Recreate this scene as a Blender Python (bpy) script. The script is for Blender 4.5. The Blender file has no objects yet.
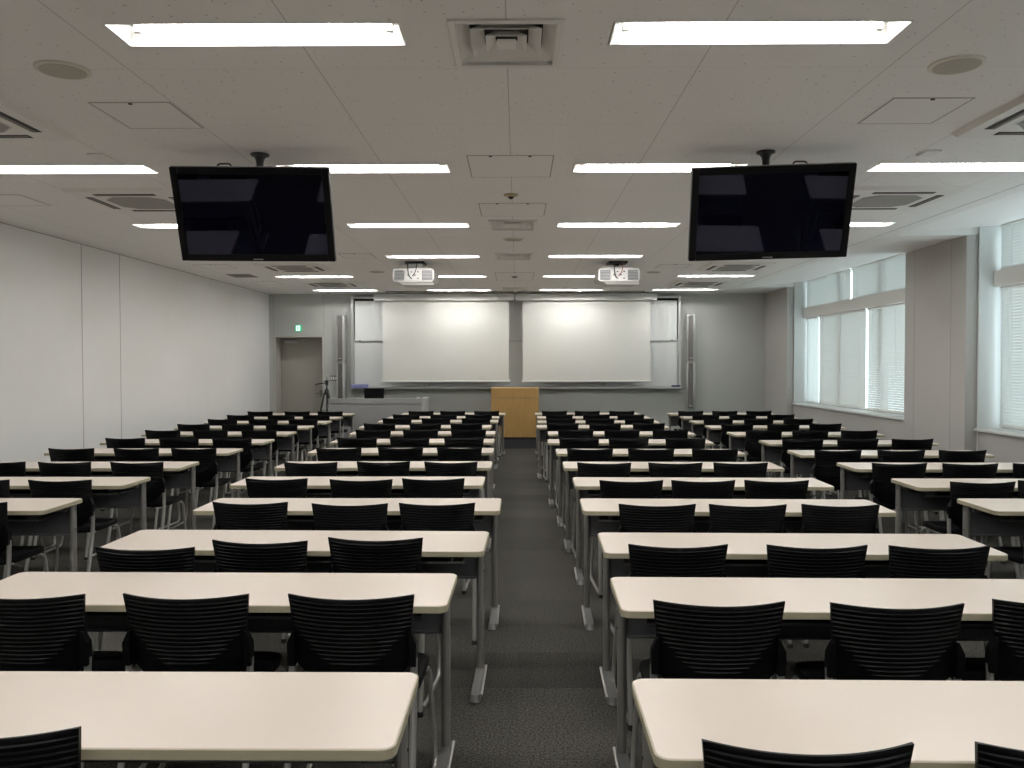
import bpy, bmesh, math, random
from mathutils import Vector, Matrix, Euler
TUBE, SKY, EXPO = 61.0, 4.9, 0.0
random.seed(7)
SC = bpy.context.scene
COL = SC.collection
PI = math.pi
CEIL = 2.997

# ------------------------------------------------------------------ materials
def new_mat(name):
    m = bpy.data.materials.new(name); m.use_nodes = True
    nt = m.node_tree
    return m, nt, nt.nodes['Principled BSDF']

def plain(name, col, rough=.5, metal=0., noise=0., scale=30., bump=0., spec=.5):
    m, nt, b = new_mat(name)
    b.inputs['Roughness'].default_value = rough
    b.inputs['Metallic'].default_value = metal
    b.inputs['Specular IOR Level'].default_value = spec
    tc = nt.nodes.new('ShaderNodeTexCoord')
    nz = nt.nodes.new('ShaderNodeTexNoise'); nz.inputs['Scale'].default_value = scale
    nz.inputs['Detail'].default_value = 3
    nt.links.new(tc.outputs['Object'], nz.inputs['Vector'])
    mr = nt.nodes.new('ShaderNodeMapRange')
    mr.inputs['To Min'].default_value = 1 - noise; mr.inputs['To Max'].default_value = 1 + noise
    nt.links.new(nz.outputs['Fac'], mr.inputs['Value'])
    mx = nt.nodes.new('ShaderNodeMix'); mx.data_type = 'RGBA'; mx.blend_type = 'MULTIPLY'
    mx.inputs['Factor'].default_value = 1
    mx.inputs['A'].default_value = (*col, 1)
    nt.links.new(mr.outputs['Result'], mx.inputs['B'])
    nt.links.new(mx.outputs['Result'], b.inputs['Base Color'])
    if bump:
        bp = nt.nodes.new('ShaderNodeBump'); bp.inputs['Strength'].default_value = bump
        bp.inputs['Distance'].default_value = .002
        nt.links.new(nz.outputs['Fac'], bp.inputs['Height'])
        nt.links.new(bp.outputs['Normal'], b.inputs['Normal'])
    return m

def emis(name, col, strength):
    m, nt, b = new_mat(name)
    b.inputs['Base Color'].default_value = (*col, 1)
    b.inputs['Emission Color'].default_value = (*col, 1)
    b.inputs['Emission Strength'].default_value = strength
    return m

def srgb(r, g, b):
    f = lambda c: (c / 12.92 if c <= .04045 else ((c + .055) / 1.055) ** 2.4)
    return (f(r / 255), f(g / 255), f(b / 255))

M = {}
M['laminate'] = plain('table_laminate', (.75, .66, .585), .29, noise=.015, scale=6)
M['edge'] = plain('table_edge_band', (.42, .385, .27), .45, noise=.03)
M['post'] = plain('grey_painted_post', (.27, .26, .245), .38, .35, noise=.03)
M['foot'] = plain('grey_cast_foot', (.20, .20, .197), .42, .3, noise=.03)
M['foot_rail'] = plain('pale_foot_edge', (.48, .47, .45), .32, .5)
M['panel'] = plain('charcoal_modesty_panel', (.135, .14, .15), .6, noise=.05)
M['shelf'] = plain('dark_shelf', (.04, .04, .043), .5)
M['rim'] = plain('shelf_rim_grey', (.22, .22, .22), .4, .3)
M['bolt'] = plain('black_bolt', (.01, .01, .01), .5)
M['plastic'] = plain('black_chair_plastic', (.0026, .0029, .0034), .40, noise=.05, spec=.15)
M['pad'] = plain('black_seat_fabric', (.0032, .0033, .0040), .7, noise=.1, scale=300, spec=.15)
M['chrome'] = plain('satin_silver_tube', (.50, .49, .47), .33, .7)
M['black'] = plain('black_metal', (.012, .012, .013), .45)
M['rubber'] = plain('black_rubber', (.015, .015, .015), .8)
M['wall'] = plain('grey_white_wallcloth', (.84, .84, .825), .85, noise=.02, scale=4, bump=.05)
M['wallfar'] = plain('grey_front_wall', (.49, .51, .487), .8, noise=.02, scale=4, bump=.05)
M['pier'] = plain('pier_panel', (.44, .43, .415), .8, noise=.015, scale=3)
M['jamb'] = plain('painted_jamb', (.64, .66, .65), .6, noise=.01)
M['seam'] = plain('shadow_gap', (.34, .34, .32), .9)
M['hatchline'] = plain('hatch_gap', (.40, .39, .37), .9)
M['base'] = plain('dark_baseboard', (.06, .06, .06), .7)
M['white'] = plain('white_steel', (.80, .80, .78), .45)
M['reflector'] = plain('lamp_reflector', (.58, .58, .57), .5)
M['grille_white'] = plain('offwhite_grille', (.74, .73, .70), .5, noise=.01)
M['grille_grey'] = plain('grey_intake_mesh', (.30, .29, .27), .75, noise=.1, scale=400)
M['slotdark'] = plain('dark_slot', (.03, .028, .026), .8)
M['slotbrown'] = plain('brown_vane', (.20, .185, .165), .7)
M['frame_grey'] = plain('aluminium', (.55, .56, .56), .35, .6)
M['screen'] = plain('matte_screen_cloth', (.79, .797, .765), .9, noise=.008, scale=2)
M['board'] = plain('whiteboard_enamel', (.72, .745, .745), .3)
M['case'] = plain('screen_case', (.56, .57, .55), .5)
M['blackedge'] = plain('black_border', (.015, .015, .016), .8)
M['door'] = plain('taupe_steel_door', (.40, .385, .345), .55, noise=.02, scale=3)
M['doorframe'] = plain('beige_door_frame', (.54, .525, .48), .5)
M['console'] = plain('grey_console_laminate', (.34, .345, .35), .5, noise=.015)
M['console_end'] = plain('pale_console_end', (.46, .47, .46), .5)
M['plinth'] = plain('charcoal_plinth', (.045, .045, .05), .7)
M['proj'] = plain('projector_white', (.50, .495, .485), .5)
M['proj_vent'] = plain('projector_vent', (.15, .15, .155), .6)
M['spkgrille'] = plain('speaker_grille', (.12, .115, .11), .6, noise=.15, scale=500)
M['bluepurple'] = plain('blue_eraser_tray', (.20, .22, .46), .5)
M['navy'] = plain('navy_eraser', (.02, .02, .09), .6)
M['cream'] = plain('cream_ring', (.62, .60, .52), .5)
M['brass'] = plain('detector_brass', (.42, .36, .22), .4, .3)
M['bezel'] = plain('glossy_black_bezel', (.004, .004, .0045), .5, spec=.12)
M['tvscreen'] = plain('dark_plasma_glass', (.0020, .0024, .0065), .012, spec=.34)
M['tvscreen'].node_tree.nodes['Principled BSDF'].inputs['Specular Tint'].default_value = (.6, .66, 1, 1)
M['logo'] = plain('pale_badge', (.35, .35, .35), .4)
M['silver_edge'] = plain('silver_tv_edge', (.40, .40, .41), .35, .5)
M['cable_red'] = plain('red_cable', (.25, .05, .04), .5)
M['paper'] = plain('white_paper', (.80, .80, .78), .8)
M['tube'] = emis('fluorescent_tube', (1.0, .975, .935), TUBE)
M['exit_green'] = emis('exit_green', (.04, .42, .22), .6)
M['exit_white'] = emis('exit_white', (.62, .95, .75), 1.3)

def wood():
    m, nt, b = new_mat('oak_veneer')
    tc = nt.nodes.new('ShaderNodeTexCoord'); mp = nt.nodes.new('ShaderNodeMapping')
    mp.inputs['Scale'].default_value = (14, 14, 1.2)
    nt.links.new(tc.outputs['Object'], mp.inputs['Vector'])
    nz = nt.nodes.new('ShaderNodeTexNoise'); nz.inputs['Scale'].default_value = 2.2; nz.inputs['Detail'].default_value = 6
    nt.links.new(mp.outputs['Vector'], nz.inputs['Vector'])
    cr = nt.nodes.new('ShaderNodeValToRGB')
    cr.color_ramp.elements[0].color = (.40, .24, .078, 1); cr.color_ramp.elements[0].position = .3
    cr.color_ramp.elements[1].color = (.47, .295, .105, 1); cr.color_ramp.elements[1].position = .7
    nt.links.new(nz.outputs['Fac'], cr.inputs['Fac']); nt.links.new(cr.outputs['Color'], b.inputs['Base Color'])
    b.inputs['Roughness'].default_value = .45
    return m
M['wood'] = wood()

def carpet():
    m, nt, b = new_mat('charcoal_carpet_tiles')
    N = nt.nodes.new; L = nt.links.new
    tc = N('ShaderNodeTexCoord')
    sp = N('ShaderNodeSeparateXYZ'); L(tc.outputs['Object'], sp.inputs[0])
    def cell(out):
        a = N('ShaderNodeMath'); a.operation = 'DIVIDE'; a.inputs[1].default_value = .5; L(out, a.inputs[0])
        f = N('ShaderNodeMath'); f.operation = 'FLOOR'; L(a.outputs[0], f.inputs[0]); return f.outputs[0]
    cx, cy = cell(sp.outputs['X']), cell(sp.outputs['Y'])
    cb = N('ShaderNodeCombineXYZ'); L(cx, cb.inputs[0]); L(cy, cb.inputs[1])
    wn = N('ShaderNodeTexWhiteNoise'); L(cb.outputs[0], wn.inputs['Vector'])
    cb2 = N('ShaderNodeCombineXYZ'); L(cy, cb2.inputs[1])
    wr = N('ShaderNodeTexWhiteNoise'); L(cb2.outputs[0], wr.inputs['Vector'])
    n1 = N('ShaderNodeTexNoise'); n1.inputs['Scale'].default_value = 105; n1.inputs['Detail'].default_value = 3; n1.inputs['Roughness'].default_value = .75
    L(tc.outputs['Object'], n1.inputs['Vector'])
    n2 = N('ShaderNodeTexNoise'); n2.inputs['Scale'].default_value = 3; L(tc.outputs['Object'], n2.inputs['Vector'])
    def mr(o, lo, hi, fl=0., fh=1.):
        r = N('ShaderNodeMapRange'); r.inputs['From Min'].default_value = fl; r.inputs['From Max'].default_value = fh
        r.inputs['To Min'].default_value = lo; r.inputs['To Max'].default_value = hi; L(o, r.inputs['Value']); return r.outputs[0]
    def mul(a, c):
        k = N('ShaderNodeMath'); k.operation = 'MULTIPLY'; L(a, k.inputs[0]); L(c, k.inputs[1]); return k.outputs[0]
    v = mul(mul(mr(wn.outputs['Value'], .93, 1.07), mr(wr.outputs['Value'], .80, 1.2)), mul(mr(n1.outputs['Fac'], .0, 2.05, .32, .68), mr(n2.outputs['Fac'], .9, 1.1)))
    mx = N('ShaderNodeMix'); mx.data_type = 'RGBA'; mx.blend_type = 'MULTIPLY'; mx.inputs['Factor'].default_value = 1
    mx.inputs['A'].default_value = (.056, .054, .048, 1); L(v, mx.inputs['B'])
    L(mx.outputs['Result'], b.inputs['Base Color'])
    b.inputs['Roughness'].default_value = .95; b.inputs['Specular IOR Level'].default_value = .1
    bp = N('ShaderNodeBump'); bp.inputs['Strength'].default_value = .4; bp.inputs['Distance'].default_value = .004
    L(n1.outputs['Fac'], bp.inputs['Height']); L(bp.outputs['Normal'], b.inputs['Normal'])
    return m
M['carpet'] = carpet()

def ceiling_mat():
    m, nt, b = new_mat('acoustic_board')
    N = nt.nodes.new; L = nt.links.new
    tc = N('ShaderNodeTexCoord'); sp = N('ShaderNodeSeparateXYZ'); L(tc.outputs['Object'], sp.inputs[0])
    def line(out, off, per, wid):
        a = N('ShaderNodeMath'); a.operation = 'SUBTRACT'; a.inputs[1].default_value = off - per / 2; L(out, a.inputs[0])
        w = N('ShaderNodeMath'); w.operation = 'WRAP'; w.inputs[1].default_value = per; w.inputs[2].default_value = 0; L(a.outputs[0], w.inputs[0])
        s = N('ShaderNodeMath'); s.operation = 'SUBTRACT'; s.inputs[1].default_value = per / 2; L(w.outputs[0], s.inputs[0])
        q = N('ShaderNodeMath'); q.operation = 'ABSOLUTE'; L(s.outputs[0], q.inputs[0])
        t = N('ShaderNodeMath'); t.operation = 'LESS_THAN'; t.inputs[1].default_value = wid; L(q.outputs[0], t.inputs[0]); return t.outputs[0]
    lx = line(sp.outputs['X'], -.046, .91, .0028)
    ly = line(sp.outputs['Y'], 3.995, .93, .0018)
    mxm = N('ShaderNodeMath'); mxm.operation = 'MAXIMUM'; L(lx, mxm.inputs[0])
    lys = N('ShaderNodeMath'); lys.operation = 'MULTIPLY'; lys.inputs[1].default_value = .6; L(ly, lys.inputs[0]); L(lys.outputs[0], mxm.inputs[1]); dim = N('ShaderNodeMath'); dim.operation = 'MULTIPLY'; dim.inputs[1].default_value = .52; L(mxm.outputs[0], dim.inputs[0]); mxm = dim
    # pits of the rock-wool board
    n0 = N('ShaderNodeTexNoise'); n0.inputs['Scale'].default_value = 60; L(tc.outputs['Object'], n0.inputs['Vector'])
    va = N('ShaderNodeVectorMath'); va.operation = 'MULTIPLY_ADD'; va.inputs[1].default_value = (.02, .02, 0)
    L(n0.outputs['Color'], va.inputs[0]); L(tc.outputs['Object'], va.inputs[2])
    vo = N('ShaderNodeTexVoronoi'); vo.inputs['Scale'].default_value = 27; L(va.outputs[0], vo.inputs['Vector'])
    lt = N('ShaderNodeMath'); lt.operation = 'LESS_THAN'; lt.inputs[1].default_value = .14; L(vo.outputs['Distance'], lt.inputs[0])
    sc_ = N('ShaderNodeSeparateColor'); L(vo.outputs['Color'], sc_.inputs[0])
    l2 = N('ShaderNodeMath'); l2.operation = 'LESS_THAN'; l2.inputs[1].default_value = .42; L(sc_.outputs[0], l2.inputs[0])
    pit = N('ShaderNodeMath'); pit.operation = 'MULTIPLY'; L(lt.outputs[0], pit.inputs[0]); L(l2.outputs[0], pit.inputs[1])
    ps = N('ShaderNodeMath'); ps.operation = 'MULTIPLY'; ps.inputs[1].default_value = .62; L(pit.outputs[0], ps.inputs[0])
    fin = N('ShaderNodeMath'); fin.operation = 'MAXIMUM'; L(mxm.outputs[0], fin.inputs[0]); L(ps.outputs[0], fin.inputs[1])
    mx = N('ShaderNodeMix'); mx.data_type = 'RGBA'; L(fin.outputs[0], mx.inputs['Factor'])
    mx.inputs['A'].default_value = (.805, .80, .785, 1); mx.inputs['B'].default_value = (.30, .29, .27, 1)
    L(mx.outputs['Result'], b.inputs['Base Color']); b.inputs['Roughness'].default_value = .95; b.inputs['Specular IOR Level'].default_value = .2
    return m
M['ceil'] = ceiling_mat()
M['ceilplain'] = plain('painted_ceiling', (.80, .80, .785), .9, noise=.01, scale=3)

def glass():
    m = bpy.data.materials.new('window_glass'); m.use_nodes = True; nt = m.node_tree
    nt.nodes.clear(); N = nt.nodes.new
    o = N('ShaderNodeOutputMaterial'); t = N('ShaderNodeBsdfTransparent'); g = N('ShaderNodeBsdfGlossy'); x = N('ShaderNodeMixShader')
    t.inputs['Color'].default_value = (.92, .96, .95, 1); g.inputs['Roughness'].default_value = .02
    f = N('ShaderNodeFresnel'); f.inputs['IOR'].default_value = 1.3
    ge = N('ShaderNodeNewGeometry'); iv = N('ShaderNodeMath'); iv.operation = 'SUBTRACT'; iv.inputs[0].default_value = 1; nt.links.new(ge.outputs['Backfacing'], iv.inputs[1])
    ml = N('ShaderNodeMath'); ml.operation = 'MULTIPLY'; nt.links.new(f.outputs[0], ml.inputs[0]); nt.links.new(iv.outputs[0], ml.inputs[1]); nt.links.new(ml.outputs[0], x.inputs[0]); nt.links.new(t.outputs[0], x.inputs[1]); nt.links.new(g.outputs[0], x.inputs[2]); nt.links.new(x.outputs[0], o.inputs[0])
    return m
M['glass'] = glass()

def slatmat(name, amt):
    m = bpy.data.materials.new(name); m.use_nodes = True; nt = m.node_tree
    nt.nodes.clear(); N = nt.nodes.new
    o = N('ShaderNodeOutputMaterial'); d = N('ShaderNodeBsdfDiffuse'); t = N('ShaderNodeBsdfTranslucent'); x = N('ShaderNodeMixShader')
    d.inputs['Color'].default_value = (.70, .72, .70, 1); t.inputs['Color'].default_value = (.70, .74, .73, 1)
    x.inputs[0].default_value = amt
    nt.links.new(d.outputs[0], x.inputs[1]); nt.links.new(t.outputs[0], x.inputs[2]); nt.links.new(x.outputs[0], o.inputs[0])
    return m
M['slat'] = slatmat('blind_slat_paint', .078)
M['slat_brightened'] = slatmat('brightened_blind_slat', .26)  # copy of the slat paint, translucency raised to imitate brighter daylight

# ------------------------------------------------------------------ mesh builder
class MB:
    def __init__(s): s.v = []; s.f = []; s.mi = []; s.cur = 0
    def add(s, vs, fs):
        o = len(s.v); s.v += [tuple(p) for p in vs]; s.f += [tuple(i + o for i in f) for f in fs]; s.mi += [s.cur] * len(fs); return s
    def box(s, x0, x1, y0, y1, z0, z1, bev=0., seg=1, rot=None, org=None):
        if bev <= 0:
            vs = [(x, y, z) for z in (z0, z1) for y in (y0, y1) for x in (x0, x1)]
            fs = [(0, 2, 3, 1), (4, 5, 7, 6), (0, 1, 5, 4), (2, 6, 7, 3), (0, 4, 6, 2), (1, 3, 7, 5)]
        else:
            bm = bmesh.new(); bmesh.ops.create_cube(bm, size=1)
            for v in bm.verts:
                v.co = Vector(((x0 + x1) / 2 + v.co.x * (x1 - x0), (y0 + y1) / 2 + v.co.y * (y1 - y0), (z0 + z1) / 2 + v.co.z * (z1 - z0)))
            bmesh.ops.bevel(bm, geom=bm.edges[:], offset=min(bev, .49 * min(x1 - x0, y1 - y0, z1 - z0)), segments=seg, affect='EDGES', profile=.5)
            bm.verts.index_update(); vs = [v.co.copy() for v in bm.verts]; fs = [[v.index for v in f.verts] for f in bm.faces]; bm.free()
        if rot is not None:
            og = Vector(org or (0, 0, 0)); vs = [rot @ (Vector(p) - og) + og for p in vs]
        return s.add(vs, fs)
    def tube(s, pts, r, n=8, r2=None, caps=True, sx=1., sy=1.):
        P = [Vector(p) for p in pts]; rings = []
        up = None
        for i, p in enumerate(P):
            t = (P[min(i + 1, len(P) - 1)] - P[max(i - 1, 0)]).normalized()
            if up is None:
                up = Vector((1, 0, 0)) if abs(t.x) < .9 else Vector((0, 1, 0))
            a = (up - t * up.dot(t)).normalized(); up = a; b = t.cross(a)
            rr = r if r2 is None else r + (r2 - r) * i / (len(P) - 1)
            rings.append([p + a * (math.cos(2 * PI * k / n) * rr * sx) + b * (math.sin(2 * PI * k / n) * rr * sy) for k in range(n)])
        vs = [q for rg in rings for q in rg]; fs = []
        for i in range(len(P) - 1):
            for k in range(n):
                k2 = (k + 1) % n; fs.append((i * n + k, i * n + k2, (i + 1) * n + k2, (i + 1) * n + k))
        if caps: fs.append(tuple(range(n - 1, -1, -1))); fs.append(tuple((len(P) - 1) * n + k for k in range(n)))
        return s.add(vs, fs)
    def lathe(s, prof, c=(0, 0, 0), n=20, axis='Z'):
        vs = []; fs = []
        for r, h in prof:
            for k in range(n):
                a = 2 * PI * k / n; x, y = r * math.cos(a), r * math.sin(a)
                p = (x, y, h) if axis == 'Z' else ((x, h, y) if axis == 'Y' else (h, x, y))
                vs.append((p[0] + c[0], p[1] + c[1], p[2] + c[2]))
        for i in range(len(prof) - 1):
            for k in range(n):
                k2 = (k + 1) % n; fs.append((i * n + k, i * n + k2, (i + 1) * n + k2, (i + 1) * n + k))
        fs.append(tuple(range(n - 1, -1, -1))); fs.append(tuple((len(prof) - 1) * n + k for k in range(n)))
        return s.add(vs, fs)
    def prism(s, pts2, z0, z1):
        n = len(pts2); vs = [(x, y, z0) for x, y in pts2] + [(x, y, z1) for x, y in pts2]
        fs = [tuple(range(n - 1, -1, -1)), tuple(range(n, 2 * n))] + [(i, (i + 1) % n, n + (i + 1) % n, n + i) for i in range(n)]
        return s.add(vs, fs)
    def hull(s, lower, upper):
        n = len(lower); fs = [tuple(range(n - 1, -1, -1)), tuple(range(n, 2 * n))] + [(i, (i + 1) % n, n + (i + 1) % n, n + i) for i in range(n)]
        return s.add(list(lower) + list(upper), fs)
    def quad(s, a, b, c, d): return s.add([a, b, c, d], [(0, 1, 2, 3)])
    def build(s, name, mats, parent=None, smooth=False, ang=35, fix=True):
        me = bpy.data.meshes.new(name); me.from_pydata(s.v, [], s.f)
        if not isinstance(mats, (list, tuple)): mats = [mats]
        for m in mats: me.materials.append(m)
        me.polygons.foreach_set('material_index', s.mi)
        if fix:
            bm = bmesh.new(); bm.from_mesh(me); bmesh.ops.recalc_face_normals(bm, faces=bm.faces[:]); bm.to_mesh(me); bm.free()
        if smooth:
            me.shade_smooth(); me.set_sharp_from_angle(angle=math.radians(ang))
        me.update()
        o = bpy.data.objects.new(name, me); COL.objects.link(o)
        if parent is not None: o.parent = parent
        return o

def tag(o, label, cat, group=None):
    o['label'] = label; o['category'] = cat
    if group: o['group'] = group
    return o
def thing(name, loc, label, cat, group=None, rotz=0.):
    o = bpy.data.objects.new(name, None); o.empty_display_size = .2; COL.objects.link(o)
    o.location = loc; o.rotation_euler = (0, 0, rotz); return tag(o, label, cat, group)
def struct(o): o['kind'] = 'structure'; return o
def dup(root, loc, label, rotz=0.):
    r = root.copy(); COL.objects.link(r); r.location = loc; r.rotation_euler = (0, 0, rotz); r['label'] = label
    for ch in list(root.children):
        c = ch.copy(); COL.objects.link(c); c.parent = r
        for g in list(ch.children):
            d = g.copy(); COL.objects.link(d); d.parent = c
    return r
def bend(pts, rad=.03, n=4):
    P = [Vector(p) for p in pts]; out = [P[0]]
    for i in range(1, len(P) - 1):
        a = (P[i - 1] - P[i]); b = (P[i + 1] - P[i]); r = min(rad, a.length * .45, b.length * .45)
        p0 = P[i] + a.normalized() * r; p2 = P[i] + b.normalized() * r
        for k in range(n + 1):
            t = k / n; out.append((1 - t) ** 2 * p0 + 2 * t * (1 - t) * P[i] + t * t * p2)
    out.append(P[-1]); return out
def rrect(x0, x1, y0, y1, r, n=6):
    pts = []
    for cx, cy, a0 in ((x1 - r, y1 - r, 0), (x0 + r, y1 - r, PI / 2), (x0 + r, y0 + r, PI), (x1 - r, y0 + r, 1.5 * PI)):
        for k in range(n + 1):
            a = a0 + PI / 2 * k / n; pts.append((cx + r * math.cos(a), cy + r * math.sin(a)))
    return pts

# ------------------------------------------------------------------ the room
YB, YF = -3.6, 16.6                     # back wall, front wall
def xl(y): return -4.985 - (YF - y) * .0165   # blank wall, very slightly out of square
XP, XW, XG = 4.95, 5.08, 5.38           # pier face, wall under the windows, glass line

b = MB(); b.box(-5.7, 5.9, YB - .3, YF + .7, -.12, 0); struct(b.build('floor', M['carpet']))

LX = {'LB': (-3.885, -2.65), 'CL': (-1.725, -.49), 'CR': (.40, 1.645), 'RB': (2.56, 3.80)}
LY = [(3.709 + 2.433 * k - .245, 3.709 + 2.433 * k) for k in range(-2, 6)]
VENT_Y = [(3.43, 3.96), (8.14, 8.74), (10.56, 11.18), (15.24, 15.82)]
VX = (-.29, .195)
holes = [(a, c, y0, y1) for a, c in LX.values() for y0, y1 in LY] + [(VX[0] + .03, VX[1] - .03, y0 + .03, y1 - .03) for y0, y1 in VENT_Y]
def ceiling():
    x0, x1 = -5.6, 4.15
    xs = sorted({x0, x1} | {h[0] for h in holes} | {h[1] for h in holes}); ys = sorted({YB - .2, YF + .2} | {h[2] for h in holes} | {h[3] for h in holes})
    mb = MB(); idx = {}
    def vid(x, y, z):
        k = (x, y, z)
        if k not in idx: idx[k] = len(mb.v); mb.v.append(k)
        return idx[k]
    zt = CEIL + .16
    solid = set()
    for i in range(len(xs) - 1):
        for j in range(len(ys) - 1):
            cx, cy = (xs[i] + xs[i + 1]) / 2, (ys[j] + ys[j + 1]) / 2
            if not any(h[0] < cx < h[1] and h[2] < cy < h[3] for h in holes): solid.add((i, j))
    for (i, j) in solid:
        a, c, d, e = xs[i], xs[i + 1], ys[j], ys[j + 1]
        mb.f.append((vid(a, d, CEIL), vid(a, e, CEIL), vid(c, e, CEIL), vid(c, d, CEIL)))
        mb.f.append((vid(a, d, zt), vid(c, d, zt), vid(c, e, zt), vid(a, e, zt)))
        for (di, dj, p, q) in ((-1, 0, (a, d), (a, e)), (1, 0, (c, e), (c, d)), (0, -1, (c, d), (a, d)), (0, 1, (a, e), (c, e))):
            if (i + di, j + dj) not in solid:
                mb.f.append((vid(*p, CEIL), vid(*p, zt), vid(*q, zt), vid(*q, CEIL)))
    mb.mi = [0] * len(mb.f)
    return mb.build('ceiling', M['ceil'], fix=False)
struct(ceiling())

# window side: bays (daylight) and piers
BAYS = [(10.62, 15.25), (4.55, 9.18), (-1.55, 3.08)]
SOLID = [(15.25, YF), (9.18, 10.62), (3.08, 4.55), (YB, -1.55)]
SILL, BAND0, BAND1, WTOP = .87, 2.425, 2.60, 3.12
m_ = MB()
for y0, y1 in BAYS:        # ceiling rises towards the glass in every bay
    m_.hull([(4.15, y0, CEIL), (5.5, y0, WTOP), (5.5, y1, WTOP), (4.15, y1, CEIL)], [(4.15, y0, 3.2), (5.5, y0, 3.2), (5.5, y1, 3.2), (4.15, y1, 3.2)])
for y0, y1 in SOLID:
    m_.box(4.15, 5.5, y0, y1, CEIL, 3.2)
struct(m_.build('ceiling_window_side', M['ceilplain']))
g_ = MB(); g_.box(3.985, 3.992, YB, YF, CEIL - .0015, CEIL + .001); struct(g_.build('trim_1', M['seam']))

for n, (y0, y1) in enumerate(SOLID):
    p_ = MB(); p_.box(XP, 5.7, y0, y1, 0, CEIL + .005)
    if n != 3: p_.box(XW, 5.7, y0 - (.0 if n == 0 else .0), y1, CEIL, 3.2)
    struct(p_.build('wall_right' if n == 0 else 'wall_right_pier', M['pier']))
for n, (y0, y1) in enumerate(BAYS):
    p_ = MB(); p_.box(XW, 5.7, y0, y1, 0, SILL - .03); struct(p_.build('wall_right_below_window', M['pier']))
    j_ = MB()
    j_.box(XW, 5.6, y0 - .004, y0 + .02, SILL - .03, 3.12); j_.box(XW, 5.6, y1 - .02, y1 + .004, SILL - .03, 3.12)
    j_.box(XW - .008, XW + .03, y1 - .035, y1 - .02, 0, 3.06); j_.box(XW - .008, XW + .03, y0 + .02, y0 + .035, 0, 3.06)
    struct(j_.build('trim_window_jamb', M['jamb']))
    s_ = MB(); s_.box(XW - .035, XG + .06, y0 + .003, y1 - .003, SILL - .03, SILL, .006, 2); struct(s_.build('trim_window_sill', M['jamb'], smooth=True))
    # window: frame, panes
    w = bpy.data.objects.new('window_%d' % (n + 1), None); COL.objects.link(w); w.location = (XG, (y0 + y1) / 2, SILL); struct(w)
    L = y1 - y0; f = MB(); h = L / 2
    def cell(ya, yb, za, zb):
        t = .045
        f.box(-.03, .04, ya, yb, za, za + t); f.box(-.03, .04, ya, yb, zb - t, zb); f.box(-.03, .04, ya, ya + t, za + t, zb - t); f.box(-.03, .04, yb - t, yb, za + t, zb - t)
    cuts = [-h + .02, -h + .02 + (L - .04) / 3, -h + .02 + (L - .04) * 2 / 3, h - .02]
    zs = [0, BAND0 + .06 - SILL, WTOP - SILL]
    for i in range(3):
        for k in range(2): cell(cuts[i], cuts[i + 1], zs[k], zs[k + 1])
    f.build('window_frame', M['frame_grey'], w)
    for i in range(3):
        for k in range(2):
            q = MB(); q.box(-.003, .003, cuts[i] + .045, cuts[i + 1] - .045, zs[k] + .045, zs[k + 1] - .045); q.build('pane', M['glass'], w)
    v_ = MB(); v_.box(5.235, 5.34, y0 + .025, y1 - .025, BAND0, BAND1, .004, 1)
    tag(v_.build('blind_pelmet', M['grille_white']), ['grey box pelmet across the window at the far end of the windowed wall', 'grey box pelmet across the window nearer the camera, past the panelled pier', 'grey box pelmet across the window beside the camera'][n], 'pelmet', 'window pelmets')

def blind(y0, y1, z0, z1, tilt, label, pitch=.030, mat='slat'):
    root = thing('venetian_blind', (5.30, (y0 + y1) / 2, z0), label, 'blind', 'venetian blinds')
    h = z1 - z0; L = (y1 - y0) / 2
    s = MB(); wd = .036; n = max(1, round((h - .055) / pitch)); pitch = (h - .042) / n
    for i in range(n):
        z = .028 + i * pitch; pr = []
        for t in (-1, -.33, .33, 1):
            u = t * wd / 2; bow = .0035 * (1 - t * t)
            # room edge (-x) of each slat tips up
            x = u * math.cos(tilt) - bow * math.sin(tilt); zz = -u * math.sin(tilt) + bow * math.cos(tilt)
            pr.append((x, zz))
        o = [(x, -L, z + zz) for x, zz in pr] + [(x, L, z + zz) for x, zz in pr]
        s.add(o, [(k, k + 1, k + 5, k + 4) for k in range(3)])
    so = s.build('slats', M[mat], root, smooth=True, ang=80, fix=False)
    r = MB(); r.box(-.02, .02, -L, L, h - .03, h, .003); r.build('head_rail', M['grille_white'], root)
    r = MB(); r.box(-.016, .016, -L, L, .004, .022, .003); r.build('bottom_rail', M['grille_white'], root)
    for u in ([-.8, 0, .8] if L > .35 else [-.6, .6]):
        c = MB(); c.tube([(-.021, u * L, .01), (-.021, u * L, h - .02)], .0022, 5); c.build('ladder_cord', M['white'], root)
    return root
# far bay
blind(10.66, 12.55, SILL + .02, BAND0, 1.22, 'slatted blind with visible slats, beside the panelled pier in the far window', .034)
blind(12.62, 14.55, SILL + .02, BAND0, 1.36, 'wide closed grey blind filling the middle of the far window', .030)
blind(14.60, 15.20, SILL + .02, BAND0, 1.15, 'narrow bright blind at the end of the far window nearest the boards', .030, 'slat_brightened')
blind(10.66, 13.16, BAND1, 3.105, 1.28, 'closed upper blind above the pelmet of the far window, next to the pier', .030)
blind(13.22, 15.20, BAND1, 3.105, 1.28, 'closed upper blind above the pelmet of the far window, towards the boards', .030)
# near bay
blind(7.05, 9.10, SILL + .02, BAND0, 1.12, 'bright lower blind in the window nearer the camera, beside the panelled pier', .032)
blind(4.62, 6.98, SILL + .02, BAND0, 1.05, 'lower blind of the near window on the side away from the pier', .032)
blind(6.92, 9.12, BAND1, 3.105, 1.12, 'upper blind over the pelmet in the window nearer the camera, beside the pier', .032)
blind(4.62, 6.84, BAND1, 3.105, 1.05, 'upper blind of the near window on the side away from the pier', .032)
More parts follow.
